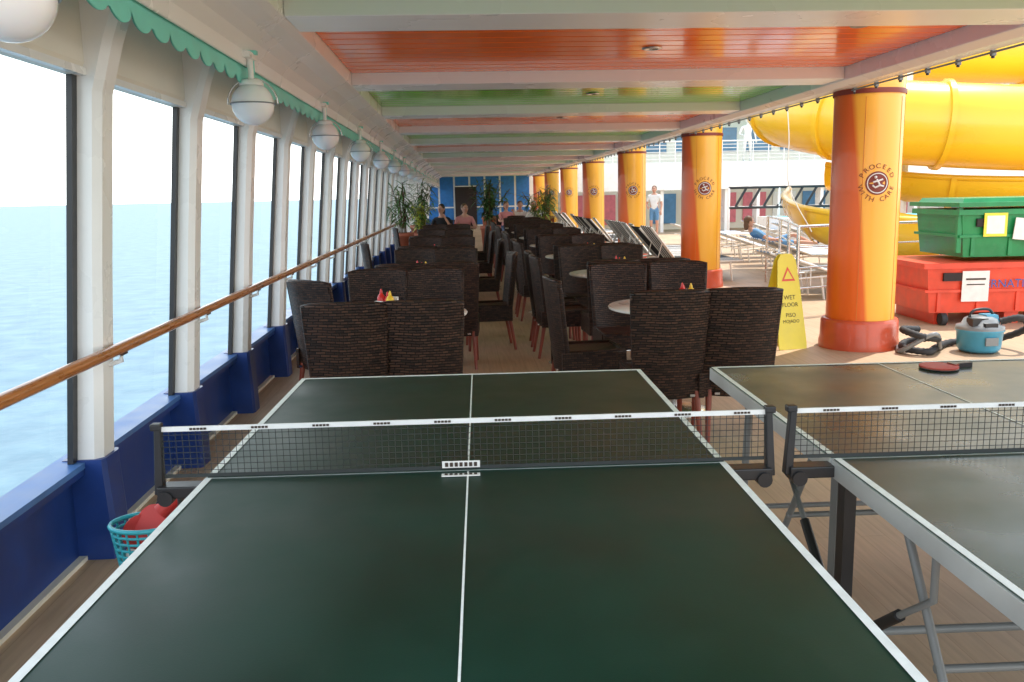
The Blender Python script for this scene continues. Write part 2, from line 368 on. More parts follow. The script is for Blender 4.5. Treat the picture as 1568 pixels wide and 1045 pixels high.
# ---------------------------------------------------------------- ping pong table
def net(b,x0,x1,yc,z0,h):
    s=.019; n=int((x1-x0)/s)
    for i in range(n+1):
        x=x0+(x1-x0)*i/n; b.box((x,yc,z0+h/2),(.0016,.0012,h),netm)
    for k in range(8):
        b.box(((x0+x1)/2,yc,z0+h*k/8),(x1-x0,.0012,.0016),netm)
    b.box(((x0+x1)/2,yc,z0+h),(x1-x0,.006,.014),netw)
    b.box(((x0+x1)/2,yc,z0+.002),(x1-x0,.004,.01),netm)
    m=int((x1-x0)/.16)
    for i in range(m):
        x=x0+(i+.6)*(x1-x0)/m
        for j in range(5): b.box((x+(j-2)*.010,yc-.0045,z0+h),(.0075,.002,.006),txt)
def pptable(name,loc,rz,top):
    W=1.525;L=1.37;Z=.76
    root=bpy.data.objects.new(name,None); root.location=loc; root.rotation_euler=(0,0,rad(rz)); COL.objects.link(root)
    b=B()
    for sg in(-1,1):
        yc=sg*(L/2+.004)
        b.box((0,yc,Z-.011),(W-.01,L-.01,.02),top)
        for x in(-W/2+.005,W/2-.005): b.box((x,yc,Z-.03),(.012,L,.052),alu)
        for yy in(sg*.008,sg*(L)): b.box((0,yy,Z-.03),(W-.02,.012,.052),alu)
        zt=Z+.0012
        for x in(-W/2+.014,W/2-.014): b.box((x,yc,zt),(.02,L-.012,.001),tline)
        b.box((0,sg*(L-.012),zt+.0006),(W-.04,.02,.001),tline)
        b.box((0,yc,zt),(.005,L-.04,.001),tline)
        for x in(-.5,.5): b.box((x,yc,Z-.05),(.03,L*.9,.03),greyp)
    b.box((-.02,-.055,Z+.002),(.11,.022,.003),paper)
    for j in range(7): b.box((-.02+(j-3)*.014,-.055,Z+.0045),(.009,.012,.001),txt)
    b.finish('top',parent=root,bevel=.0015)
    b=B()
    net(b,-.875,.875,0,Z+.005,.142)
    b.box((-.02,-.006,Z+.018),(.11,.003,.02),paper)
    for j in range(7): b.box((-.02+(j-3)*.014,-.0085,Z+.018),(.009,.002,.012),txt)
    b.finish('net',parent=root)
    b=B()
    for sg in(-1,1):
        x=sg*.888
        b.box((x,0,Z+.06),(.024,.034,.21),black,rot=(0,sg*-3,0),tx=.8,ty=.8)
        b.box((x,0,Z+.155),(.03,.03,.02),black)
        b.box((x-sg*.075,0,Z-.035),(.16,.06,.035),black); b.cyl((x-sg*.02,-.04,Z-.05),(x-sg*.02,.04,Z-.05),.022,black)
    b.finish('net_posts',parent=root,bevel=.004)
    b=B()
    for sx in(-1,1):
        x=sx*.725
        b.box((x,-.035,.42),(.035,.05,.66),black); b.box((x*.97,.07,.42),(.035,.05,.66),greyp)
        b.tube([(x,-.45,.11),(x,-.1,.13),(x,.1,.13),(x,.45,.11)],.02,black,8)
        for yy in(-.42,.42):
            b.cyl((x-.02,yy,.055),(x+.02,yy,.055),.055,rubber,n=20); b.cyl((x-.024,yy,.055),(x+.024,yy,.055),.025,greyp)
        for sy in(-1,1):
            b.tube([(x*.95,sy*1.02,Z-.05),(x*.95,sy*1.1,.02)],.016,greyp,10)
            b.cyl((x*.95,sy*1.1,.0),(x*.95,sy*1.1,.04),.024,black)
            b.tube([(x*.97,sy*.12,.26),(x*.97,sy*.34,.43)],.017,black,8)
            b.tube([(x*.97,sy*.34,.43),(x*.97,sy*.5,.55),(x*.97,sy*.5,Z-.06)],.010,greyp,8)
            b.tube([(x*.95,sy*.3,Z-.06),(x*.95,sy*.72,.10)],.012,greyp,8)
    for sy in(-1,1):
        b.tube([(-.67,sy*1.085,.2),(.67,sy*1.085,.2)],.012,greyp,8); b.tube([(-.7,sy*.52,.38),(.7,sy*.52,.38)],.011,greyp,8)
    b.tube([(-.7,.07,.16),(.7,.07,.16)],.014,greyp,8)
    b.finish('undercarriage',parent=root)
    return root
pptable('ping_pong_table',(-.0,2.44,0),-1.3,ttop)
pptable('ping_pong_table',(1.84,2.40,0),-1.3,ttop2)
def paddle(b,M):
    b.M=M
    vs=[(.078*math.cos(a),.082*math.sin(a),0) for a in [2*math.pi*i/28 for i in range(28)]]
    for z0,z1,m in((0,.003,black),(.003,.008,legwood),(.008,.0105,red_rubber)):
        b.add([(x,y,z0) for x,y,_ in vs]+[(x,y,z1) for x,y,_ in vs],[(i,(i+1)%28,28+(i+1)%28,28+i) for i in range(28)]+[tuple(range(27,-1,-1)),tuple(range(28,56))],m)
    b.box((.115,0,.0055),(.1,.028,.02),black); b.box((.075,0,.012),(.02,.05,.006),legwood)
    b.M=Matrix()
b=B(); paddle(b,Matrix.Translation((0,0,0)))
b.finish('table_tennis_paddle',(2.07,3.60,.764),12)
b=B()
n=20
for k in range(7):
    z=k*.026; r=.085+.018*k/6; b.tube([(r*1.25*math.cos(2*math.pi*i/24),r*math.sin(2*math.pi*i/24),z) for i in range(24)],.005 if k<6 else .009,tealp,6,closed=True)
for i in range(n):
    a=2*math.pi*i/n; b.tube([(.085*1.25*math.cos(a),.085*math.sin(a),0),(.103*1.25*math.cos(a),.103*math.sin(a),.156)],.0045,tealp,5)
b.lathe([(.001,.002),(.085,.002)],(0,0,0),tealp,20)
b.tube([(.12,0,.15),(.2,-.2,.3),(.3,-.5,.45)],.012,black,8)
paddle(b,Matrix.Translation((.03,0,.14))@Euler((rad(60),rad(-35),0)).to_matrix().to_4x4())
paddle(b,Matrix.Translation((-.02,.03,.1))@Euler((rad(80),rad(-60),.5)).to_matrix().to_4x4())
b.cyl((.06,-.02,.2),(.13,.0,.26),.03,red_rubber); b.sph((-.05,-.04,.05),.02,paper)
b.finish('paddle_basket',(-1.2,3.14,.22),0)
# ---------------------------------------------------------------- chairs
def chair_mesh():
    b=B()
    nu,nv=10,9
    def P(u,v,off):
        w=.385+.075*v
        x=(u-.5)*w
        z=.30+.65*v+ (.012*(1-(2*u-1)**2) if v==1 else 0)
        y=-.215-.075*v*v-.02*math.sin(v*3.14)+ .05*(2*u-1)**2 + off
        return (x,y,z)
    A=[P(i/nu,j/nv,-.018) for j in range(nv+1) for i in range(nu+1)]; C=[P(i/nu,j/nv,.018) for j in range(nv+1) for i in range(nu+1)]
    q=lambda i,j:j*(nu+1)+i
    b.add(A,[(q(i,j),q(i+1,j),q(i+1,j+1),q(i,j+1)) for j in range(nv) for i in range(nu)],wick,True)
    b.add(C,[(q(i,j),q(i,j+1),q(i+1,j+1),q(i+1,j)) for j in range(nv) for i in range(nu)],wick,True)
    rim=[q(i,0) for i in range(nu+1)]+[q(nu,j) for j in range(1,nv+1)]+[q(i,nv) for i in range(nu-1,-1,-1)]+[q(0,j) for j in range(nv-1,0,-1)]
    o=len(A); n=len(rim)
    b.add(A+C,[(rim[i],rim[(i+1)%n],o+rim[(i+1)%n],o+rim[i]) for i in range(n)],wick)
    edge=[P(i/nu,1,0) for i in range(nu+1)]
    b.tube([P(0,j/nv,0) for j in range(nv+1)]+edge[1:]+[P(1,j/nv,0) for j in range(nv-1,-1,-1)],.019,wick,8)
    b.box((0,.02,.385),(.43,.45,.12),wick,tx=.98,ty=.98)
    b.tube([(-.2,-.2,.445),(-.2,.23,.445),(.2,.23,.445),(.2,-.2,.445)],.02,wick,8)
    for sx in(-1,1):
        b.box((sx*.205,-.02,.375),(.03,.4,.15),wick)
    for x,y,dx,dy in((-.18,-.19,-.015,-.06),(.18,-.19,.015,-.06),(-.18,.2,-.01,.02),(.18,.2,.01,.02)):
        b.cyl((x,y,.34),(x+dx,y+dy,0),.021,legwood,r1=.014,n=8)
    b.box((-.14,-.245,.325),(.03,.012,.014),steel);b.box((.14,-.245,.325),(.03,.012,.014),steel)
    return b.mesh('wicker_chair')
cm=chair_mesh()
def chair(x,y,rz): place('wicker_chair',cm,(x,y,0),rz+random.uniform(-4,4))
tb=B()
tb.lathe([(.001,.735),(.44,.735),(.475,.742),(.48,.752),(.475,.76),(.001,.762)],(0,0,0),white,40)
tb.cyl((0,0,.02),(0,0,.735),.035,steel); tb.lathe([(.001,.035),(.06,.035),(.2,.018),(.24,.006),(.24,0)],(0,0,0),steel,28)
tm=tb.mesh('round_cafe_table')
cb=B()
cb.box((0,0,.012),(.16,.11,.024),black)
def bottle(x,y,m,h=.17):
    cb.lathe([(.001,.02),(.026,.02),(.029,.035),(.029,.02+h*.55),(.02,.02+h*.7),(.011,.02+h*.76),(.011,.02+h*.84),(.004,.02+h)],(x,y,0),m,12)
bottle(-.04,0,ketchup,.14);bottle(.0,.02,ketchup,.12);bottle(.045,-.01,mustard,.13)
cb.box((.02,.045,.06),(.1,.012,.09),paper); cb.box((-.03,-.04,.05),(.06,.02,.06),paper)
cmesh=cb.mesh('condiment_caddy')
def cafe(x,y,pat,cad=True):
    place('round_cafe_table',tm,(x,y,0),random.uniform(0,90))
    if cad: place('condiment_caddy',cmesh,(x+random.uniform(-.12,.12),y+random.uniform(-.1,.1),.763),random.uniform(-40,40))
    for dx,dy,r in pat: chair(x+dx,y+dy,r)
four=[(-.23,-.84,0),(.22,-.82,0),(-.22,.82,180),(.24,.80,180)]
cafe(-.45,5.98,[(-.22,-.85,0),(.215,-.83,0),(-.25,.85,180),(.22,.86,180),(-.5,.5,-38)])
y=8.75
for k in range(4):
    cafe(-.3,y,four+[(.56,.05,90)]+([(-.72,.1,-80)] if k%2 else [])); y+=2.72
cafe(1.5,5.98,[(-.27,-.68,4),(.19,-.66,-3),(-.2,.9,180),(.28,.92,178),(-.62,.15,-85)])
y=8.6
for k in range(6):
    cafe(1.55,y,four+[(-.6,-.3,-88),(-.6,.32,-92)]); y+=2.5
# ---------------------------------------------------------------- people
def person(name,J,shirt,pants,hair,loc,rz,longsleeve=False,shorts=False,female=False,headturn=0,skm=None):
    skn=skm or skin
    root=bpy.data.objects.new(name,None); root.location=loc; root.rotation_euler=(0,0,rad(rz)); COL.objects.link(root)
    names=list(J['p'].keys()); idx={n:i for i,n in enumerate(names)}
    R=dict(pelvis=.125,waist=.11,chest=.13,neck=.05,skull=.055,shL=.062,shR=.062,elL=.04,elR=.04,wrL=.026,wrR=.026,hiL=.09,hiR=.09,knL=.056,knR=.056,anL=.036,anR=.036,toL=.032,toR=.032)
    E=[('pelvis','waist'),('waist','chest'),('chest','neck'),('neck','skull'),('chest','shL'),('shL','elL'),('elL','wrL'),('chest','shR'),('shR','elR'),('elR','wrR'),
       ('pelvis','hiL'),('hiL','knL'),('knL','anL'),('anL','toL'),('pelvis','hiR'),('hiR','knR'),('knR','anR'),('anR','toR')]
    me=bpy.data.meshes.new('body'); me.from_pydata([J['p'][n] for n in names],[(idx[a],idx[c]) for a,c in E],[])
    o=bpy.data.objects.new('body',me); COL.objects.link(o)
    md=o.modifiers.new('s','SKIN')
    for n in names:
        r=R[n]*(.92 if female else 1); sv=me.skin_vertices[0].data[idx[n]]
        sv.radius=(r*1.2 if n in('chest','pelvis','waist') else r, r); sv.use_root=(n=='pelvis')
    sb=o.modifiers.new('ss','SUBSURF'); sb.levels=2; sb.render_levels=2
    dg=bpy.context.evaluated_depsgraph_get(); dg.update()
    m2=bpy.data.meshes.new_from_object(o.evaluated_get(dg)); o.modifiers.clear(); o.data=m2
    m2.materials.clear()
    for m in(shirt,pants,skn,black if skm is None else skn): m2.materials.append(m)
    P={n:Vector(J['p'][n]) for n in names}
    def dseg(p,a,c):
        d=c-a; t=max(0,min(1,(p-a).dot(d)/max(1e-9,d.dot(d)))); return (p-a-d*t).length,t
    for f in m2.polygons:
        best=min(((dseg(f.center,P[a],P[c]))+((a,c),) for a,c in E),key=lambda q:q[0]); a,c=best[2];t=best[1]
        if c in('skull',) : mi=2
        elif c=='neck': mi=2 if t>.75 else 0
        elif c in('wrL','wrR'): mi=0 if longsleeve else 2
        elif c in('elL','elR'): mi=0 if (longsleeve or t<.6) else 2
        elif c in('waist','chest','shL','shR'): mi=0
        elif c in('toL','toR'): mi=3
        elif c in('anL','anR'): mi=2 if shorts else 1
        elif c in('hiL','hiR'): mi=1
        else: mi=1 if (not shorts or t<.8) else 2
        f.material_index=mi; f.use_smooth=True
    o.parent=root
    hc=P['skull']+Vector((0,.012,.075)); b=B()
    b.M=Matrix.Translation(hc)@Matrix.Rotation(rad(headturn),4,'Z')
    b.sph((0,0,.01),(.077,.093,.108),skn,20); b.sph((0,.03,-.055),(.05,.052,.055),skn,14)
    b.cyl((0,.085,.02),(0,.112,-.02),.008,skn,r1=.016,n=8); b.sph((0,.105,-.02),(.016,.014,.011),skn,8)
    b.sph((0,.088,-.052),(.026,.01,.008),cl_red if skm is None else skn,8)
    for s in(-1,1):
        b.sph((s*.03,.081,.012),(.014,.009,.009),paper,8); b.sph((s*.03,.089,.012),(.006,.004,.006),hair1 if skm is None else skn,6)
        b.box((s*.03,.088,.034),(.032,.008,.006),hair); b.sph((s*.079,-.005,0),(.012,.02,.03),skn,8)
    b.sph((0,-.02,.035),(.087,.096,.1),hair,18)
    if female: b.sph((0,-.06,-.05),(.075,.05,.12),hair,14)
    b.finish('head',parent=root)
    b=B()
    for s,w,e in((-1,'wrL','elL'),(1,'wrR','elR')):
        d=(P[w]-P[e]).normalized(); side=d.cross(Vector((0,0,1)))
        side=side.normalized() if side.length>.1 else Vector((0,1,0))
        nn=side.cross(d).normalized(); p0=P[w]
        b.tube([p0-d*.01,p0+d*.03,p0+d*.08],.03,skn,8,radii=[.024,.034,.03])
        for i,Ln in enumerate((.065,.075,.07,.055)):
            q0=p0+d*.078+side*((i-1.5)*.019)
            b.tube([q0,q0+d*Ln*.4-nn*.008,q0+d*Ln*.75-nn*.026,q0+d*Ln*.95-nn*.045],.009,skn,6,radii=[.0095,.009,.008,.006])
        q0=p0+d*.03-side*s*.028
        b.tube([q0,q0+d*.03-side*s*.025,q0+d*.055-side*s*.028-nn*.01],.011,skn,6,radii=[.012,.011,.008])
    b.finish('hands',parent=root)
    return root
def sit(lean=0,arm=0):
    return {'p':dict(pelvis=(0,0,.54),waist=(0,-.01+lean*.3,.72),chest=(0,lean*.7,.94),neck=(0,.01+lean,1.09),skull=(0,.03+lean*1.1,1.16),
      shL=(-.18,lean*.8,1.0),elL=(-.25,.12+lean,.78),wrL=(-.12,.34,.80+arm*.25),shR=(.18,lean*.8,1.0),elR=(.25,.12+lean,.78),wrR=(.13,.35,.80),
      hiL=(-.1,.04,.52),knL=(-.12,.45,.53),anL=(-.12,.42,.09),toL=(-.13,.56,.04),hiR=(.1,.04,.52),knR=(.12,.45,.53),anR=(.12,.44,.09),toR=(.13,.58,.04))}
def stand():
    return {'p':dict(pelvis=(0,0,.95),waist=(0,0,1.1),chest=(0,0,1.33),neck=(0,0,1.48),skull=(0,.015,1.55),
      shL=(-.18,0,1.4),elL=(-.25,-.02,1.12),wrL=(-.24,.1,.9),shR=(.18,0,1.4),elR=(.26,0,1.12),wrR=(.2,.2,1.05),
      hiL=(-.09,0,.92),knL=(-.1,.02,.5),anL=(-.1,0,.08),toL=(-.12,.15,.04),hiR=(.09,0,.92),knR=(.1,.04,.5),anR=(.11,-.04,.08),toR=(.13,.12,.04))}
def lying():
    return {'p':dict(pelvis=(0,0,.46),waist=(0,-.16,.53),chest=(0,-.36,.66),neck=(0,-.48,.76),skull=(0,-.52,.82),
      shL=(-.18,-.4,.7),elL=(-.26,-.2,.55),wrL=(-.2,.02,.52),shR=(.18,-.4,.7),elR=(.27,-.22,.56),wrR=(.2,.0,.54),
      hiL=(-.09,.04,.46),knL=(-.11,.45,.62),anL=(-.11,.85,.44),toL=(-.12,.9,.56),hiR=(.09,.04,.46),knR=(.1,.48,.47),anR=(.1,.9,.44),toR=(.12,.95,.57))}
cafe(-.15,20.6,[],True)
person('seated_woman',sit(.05,1),cl_black,cl_jeans,hair1,(-.45,21.35,0),172,female=True,headturn=-20); chair(-.45,21.4,176)
person('seated_man',sit(.1),cl_pink,cl_jeans,hair2,(.08,21.3,0),190,headturn=15); chair(.08,21.35,184)
cafe(1.75,25.2,[(-.2,-.8,0)],True)
person('seated_man',sit(.08),cl_white,cl_jeans,hair3,(2.2,25.9,0),160); chair(2.2,25.95,160)
person('seated_woman',sit(.0,1),cl_pink,cl_jeans,hair2,(1.35,25.95,0),195,female=True); chair(1.35,26.0,195)
person('seated_man',sit(.12),cl_white,cl_blue,hair2,(1.78,26.2,0),180); chair(1.78,26.25,180)
# ---------------------------------------------------------------- plants
def leafstrip(b,p,d,L,w,droop,m,seg=4):
    d=d.normalized(); side=d.cross(Vector((0,0,1))); side=side.normalized() if side.length>.05 else Vector((1,0,0))
    vs=[];q=Vector(p)
    for i in range(seg+1):
        t=i/seg; ww=w*math.sin(math.pi*min(.97,max(.08,t*.9+.1)))
        vs+=[q-side*ww/2,q+side*ww/2+Vector((0,0,-.1*ww))]; d=(d+Vector((0,0,-droop/seg))).normalized(); q=q+d*L/seg
    b.add(vs,[(2*i,2*i+1,2*i+3,2*i+2) for i in range(seg)],m,True)
def plant(name,loc,potr,poth,H,spread,mats,kind='bush',potm=terracotta,n=260):
    b=B()
    b.lathe([(.001,0),(potr*.7,0),(potr*.95,poth*.9),(potr*1.04,poth*.9),(potr*1.04,poth),(potr*.92,poth),(potr*.9,poth*.93),(.001,poth*.93)],(0,0,0),potm,20)
    for s in range(11):
        a=random.uniform(0,6.28); lean=random.uniform(.0,.9)*spread
        tip=Vector((math.cos(a)*lean,math.sin(a)*lean,poth+H*random.uniform(.55,1)))
        base=Vector((math.cos(a)*potr*.3,math.sin(a)*potr*.3,poth*.9)); mid=(base+tip)/2+Vector((0,0,.08))-Vector((math.cos(a),math.sin(a),0))*lean*.2
        b.tube([base,mid,tip],.008,bark,5)
        for k in range(n//11):
            t=random.uniform(.25,1)
            q=mid.lerp(tip,max(0,2*t-1)) if t>=.5 else base.lerp(mid,2*t)
            aa=random.uniform(0,6.28); d=Vector((math.cos(aa),math.sin(aa),random.uniform(-.2,1)))
            L=random.uniform(.1,.26) if kind=='bush' else random.uniform(.25,.5)
            leafstrip(b,q,d,L,.05 if kind=='bush' else .035,random.uniform(.3,1.6),random.choice(mats))
    b.finish(name,loc,fixn=False)
plant('potted_plant',(-1.22,18.6,0),.22,.8,1.1,.5,[leafA,leafB,leafB],'palm')
plant('potted_plant',(-.95,20.6,0),.25,.7,.75,.5,[leafB,leafC,leafC],'bush',n=330)
plant('potted_plant',(-1.1,23.5,0),.25,.8,1.2,.6,[leafA,leafB],'palm')
plant('potted_plant',(.68,20.0,0),.23,.86,1.05,.55,[leafA,leafA,leafB],'bush',n=420)
plant('potted_plant',(2.05,22.6,0),.24,.7,.95,.5,[leafB,leafC,leafA],'palm')
plant('potted_plant',(3.0,30,0),.24,.8,1.1,.5,[leafB,leafA],'palm')
plant('potted_plant',(.9,27,0),.24,.9,1.2,.5,[leafB,leafA],'bush')
# ---------------------------------------------------------------- loungers
def lounger(raise_deg,stripeA,stripeB,frame):
    b=B(); W=.62
    for y in(-W/2,W/2):
        b.tube([(.72,y,.34),(1.9,y,.34)],.018,frame,8)
        a=rad(raise_deg); b.tube([(.72,y,.34),(.72-.78*math.cos(a),y,.34+.78*math.sin(a))],.018,frame,8)
        for x in(.45,1.65): b.tube([(x,y,.34),(x+.05,y,0)],.016,frame,8)
        b.tube([(.72-.45*math.cos(a),y,.34+.45*math.sin(a)),(.3,y,.2)],.01,frame,6)
        b.tube([(.1,y,.3),(.72,y,.34)],.014,frame,6)
    n=9; a=rad(raise_deg)
    for i in range(n):
        y=-W/2+(i+.5)*W/n; m=stripeA if i%2==0 else stripeB
        b.box((1.31,y,.35),(1.18,W/n-.004,.02),m)
        b.box((.72-.39*math.cos(a),y,.35+.39*math.sin(a)),(.78,W/n-.004,.02),m,rot=(0,raise_deg,0))
    return b.mesh('sun_lounger')
lb=lounger(52,cl_black,cl_white,white); lw=lounger(20,cl_white,cl_blue,white); lo=lounger(48,cl_black,cl_black,white)
for y in(12.2,13.0,14.9,15.6,16.3,17.0,17.7,18.4,19.1,20.8,21.5,22.2,22.9,23.6,24.3,25.0,27.0,27.8,28.7,29.6,30.3,34,35,36,37,38): place('sun_lounger',random.choice([lb,lb,lo]) if y>14 else lw,(2.95 if y>14 else 4.6,y,0),random.uniform(-5,5))
for x,y in((5.6,15.6),(5.7,16.6),(5.8,17.6),(5.7,18.7),(5.9,19.8),(5.8,21.0),(8.2,16.6),(8.4,18.0),(8.3,19.5),(6.2,24),(6.2,25.2),(8.8,24),(8.6,26)): place('sun_lounger',lw,(x,y,0),random.uniform(-8,8))
person('sunbathing_woman',lying(),cl_blue,cl_blue,hair2,(6.4,17.55,0),-90,shorts=True,female=True)
person('standing_man',stand(),cl_white,cl_blue,hair2,(6.6,29.5,0),160,shorts=True)
# ---------------------------------------------------------------- superstructure beyond pool
b=B()
YB=33
b.box((21,YB+.5,2.1),(34,1.0,1.0),white)
b.box((21,YB+2.6,.8),(34,.2,1.6),cream)
for i in range(26):
    x=4.6+i*1.25; m=[pink,pink,white,cl_blue,pink][i%5]
    b.box((x,YB+2.45,.85),(.95,.06,1.2),m); b.box((x+.62,YB+.4,.8),(.12,.5,1.6),white)
b.box((21,YB+4,4.0),(34,.2,2.9),white)
for i in range(22):
    x=5.2+i*1.5; b.box((x,YB+3.88,3.65),(1.1,.06,1.0),bglass)
b.box((21,YB+2.2,4.95),(34,4.2,.22),teal); b.box((21,YB+2.2,5.12),(34.2,4.4,.12),white)
b.box((21,YB+3,6.6),(34,.2,2.8),white)
for i in range(22): b.box((5.0+i*1.5,YB+2.88,6.6),(1.0,.05,1.0),bglass)
b.finish('ship_superstructure')
b=B()
for k in range(7): b.tube([(4,YB+.1,2.62+k*.13),(38,YB+.1,2.62+k*.13)],.014 if k<6 else .03,white,6)
for i in range(58): b.cyl((4+i*.6,YB+.1,2.6),(4+i*.6,YB+.1,3.42),.02,white,n=6)
for k in range(5): b.tube([(4,YB+.1,5.3+k*.16),(38,YB+.1,5.3+k*.16)],.015,white,6)
b.finish('deck_railing')
b=B(); b.box((14,24,.35),(9,7,.7),white); b.box((14,24,.705),(8.2,6.2,.004),tealp); b.box((14,20.4,.78),(9.2,.4,.12),sillblue); b.finish('swimming_pool')
b=B()
for i in range(7): b.tube([(8.6+i*.45,27,1.0),(8.95+i*.45,27,1.6)],.04,black,6)
b.tube([(8.4,27,1.62),(11.8,27,1.62)],.05,black,6); b.tube([(8.4,27,1.0),(11.8,27,1.0)],.05,black,6)
for x in(8.4,10,11.8): b.cyl((x,27,0),(x,27,1.62),.04,white)
b.finish('stage_railing')
person('white_statue',{'p':{k:(v[0]*1.2,v[1]*1.2,v[2]*.95) for k,v in stand()['p'].items()}},white,white,white,(11.1,YB+.5,2.6),180,longsleeve=True,skm=white)
# ---------------------------------------------------------------- water slide
def smooth(pts,n=10):
    P=[Vector(p) for p in pts]; P=[2*P[0]-P[1]]+P+[2*P[-1]-P[-2]]; out=[]
    for i in range(1,len(P)-2):
        for k in range(n):
            t=k/n; a,b_,c,d=P[i-1:i+3]
            out.append(.5*((2*b_)+(c-a)*t+(2*a-5*b_+4*c-d)*t*t+(3*b_-a-3*c+d)*t**3))
    out.append(P[-2]); return out
b=B()
def slide(pts,r,half=False,seams=6):
    s=smooth(pts,10)
    if half:
        b.tube(s,r,yellow,16,a0=math.pi,a1=2*math.pi); b.tube(s,r*.93,yellow,16,a0=math.pi,a1=2*math.pi)
        for sg in (1,-1):
            e=[]
            for i,p in enumerate(s):
                d=(s[min(i+1,len(s)-1)]-s[max(i-1,0)]).normalized(); x=d.cross(Vector((0,0,1))).normalized(); e.append(p+x*r*.97*sg)
            b.tube(e,.05,yellow,8)
    else: b.tube(s,r,yellow,24)
    for i in range(seams,len(s)-1,seams):
        d=(s[i+1]-s[i]).normalized()*.04
        if half: 
            b.tube([s[i]-d,s[i]+d],r+.05,yellow,16,a0=math.pi,a1=2*math.pi)
        else: b.tube([s[i]-d,s[i]+d],r+.05,yellow,24)
slide([(7.0,17.5,4.0),(6.1,16.6,3.3),(5.85,15.2,2.9),(6.5,13.8,2.6),(8.2,13.2,2.42),(10,13.4,2.35),(12,15,2.2),(13,17.5,2.0)],.64,seams=9)
slide([(6.9,16.0,4.3),(8.0,15.0,3.85),(10,14.6,3.75),(12.5,15.2,3.6),(14,17,3.4)],.55,seams=9)
slide([(6.6,15.6,1.55),(6.15,14.6,1.4),(6.1,13.4,1.2),(7.0,12.6,1.05),(9.6,12.4,.95),(11,14,.85)],.62,half=True)
slide([(6.6,15.2,1.95),(7.8,14.2,1.7),(9.5,13.8,1.6),(12,15,1.5)],.45,half=True)
b.cyl((7.4,14.4,0),(7.4,14.4,4.4),.12,white); b.cyl((10.2,14.8,0),(10.2,14.8,4.4),.14,white); b.cyl((6.1,13.3,0),(6.1,13.3,.6),.08,white)
b.finish('water_slide')
b=B()
b.tube(smooth([(5.0,13.5,3.6),(5.05,13.3,2.4),(5.0,13.1,1.6),(5.3,12.9,.9)],6),.008,cream,6); b.finish('hanging_rope')
b=B()
pts=[(4.05,10.25),(4.45,11.6),(4.85,13.0),(5.15,14.4)]
for x,y in pts: b.cyl((x,y,0),(x,y,1.1),.022,steel); 
for z in(.35,.6,.85,1.1): b.tube([(x,y,z) for x,y in pts],.018 if z>1 else .01,steel,8)
pts=[(4.05,10.25),(4.9,10.6),(6.2,10.9),(8,11)]
for x,y in pts[1:]: b.cyl((x,y,0),(x,y,1.1),.022,steel)
for z in(.35,.6,.85,1.1): b.tube([(x,y,z) for x,y in pts],.018 if z>1 else .01,steel,8)
b.finish('steel_railing')
# wet floor sign
b=B()
def board(sg):
    vs=[];H=.92
    for z,w in((0,.30),(.05,.31),(.6,.25),(.86,.2),(H,.12)):
        y=sg*(.17*(1-z/H)+.012); vs+=[(-w/2,y,z),(w/2,y,z)]
    n=len(vs)
    v2=[(x,y+sg*.012,z) for x,y,z in vs]
    b.add(vs+v2,[(2*i,2*i+1,2*i+3,2*i+2) for i in range(4)]+[(n+2*i,n+2*i+2,n+2*i+3,n+2*i+1) for i in range(4)]+[(2*i,2*i+2,n+2*i+2,n+2*i) for i in range(4)]+[(2*i+1,n+2*i+1,n+2*i+3,2*i+3) for i in range(4)]+[(8,9,n+9,n+8)],yellowp)
board(-1);board(1)
for t,z,s in(("WET",.50,.06),("FLOOR",.43,.055),("PISO",.33,.055),("MOJADO",.27,.045)):
    vs,fs=text2d(t,s); b.add([(v.x,-(.17*(1-(z+v.y)/.92)+.012)-.0145,z+v.y) for v in vs],fs,txt)
vs=[(0,.8),(-.075,.66),(.075,.66)]
b.add([(x,-(.17*(1-z/.92)+.012)-.0145,z) for x,z in vs],[(0,1,2)],redp); b.add([(x*.6,-(.17*(1-z/.92)+.012)-.0165,z) for x,z in [(0,.765),(-.08,.68),(.08,.68)]],[(0,1,2)],yellowp)
b.finish('wet_floor_sign',(3.17,8.35,0),12,fixn=False)
def crate(sx,sy,sz,m,legs):
    b=B()
    b.box((0,0,sz/2+legs),(sx*.93,sy*.93,sz),m,tx=1.06,ty=1.06)
    b.box((0,0,legs+sz-.02),(sx*1.03,sy*1.03,.06),m); b.box((0,0,legs+sz*.45),(sx*1.0,sy*1.0,.03),m)
    for i in range(-2,3): b.box((i*sx*.21,-sy*.475,legs+sz*.24),(.04,.03,sz*.42),m)
    for i in(-1,1): b.box((i*sx*.36,-sy*.495,legs+sz*.74),(.2,.04,.09),dark)
    for x in(-.38,0,.38): b.box((x*sx,0,legs/2),(.16,sy*.8,legs),m) if legs>.05 else None
    return b
b=crate(2.1,1.2,.55,redp,.14)
b.box((-.5,-.612,.44),(.3,.006,.34),paper); b.box((-.5,-.617,.52),(.22,.003,.02),txt); b.box((-.5,-.617,.46),(.2,.003,.012),txt)
vs,fs=text2d("INTERNATIONAL",.13); b.add([(v.x-.1,-.607,v.y+.46) for v in vs],fs,bltxt)
for x in(-.85,-.3,.3): 
    b.cyl((x,-.56,.07),(x+.06,-.56,.07),.07,rubber,n=16)
b.finish('red_storage_bin',(6.22,9.85,0),-3,bevel=.01)
b=crate(2.0,1.1,.52,greenp,.0)
b.box((0,0,.585),(2.1,1.2,.05),greenp); b.box((0,0,.63),(1.95,1.05,.05),greenp,tx=.97,ty=.95)
b.box((-.62,-.575,.36),(.26,.006,.26),yellowp); b.box((-.62,-.579,.36),(.2,.003,.2),paper); b.box((-.25,-.583,.3),(.33,.012,.24),paper,rot=(0,6,0)); b.box((.55,-.585,.42),(.5,.006,.05),black)
b.box((-.99,-.5,.3),(.05,.05,.5),greenp)
b.finish('green_storage_bin',(6.58,9.9,.75),-3,bevel=.01)
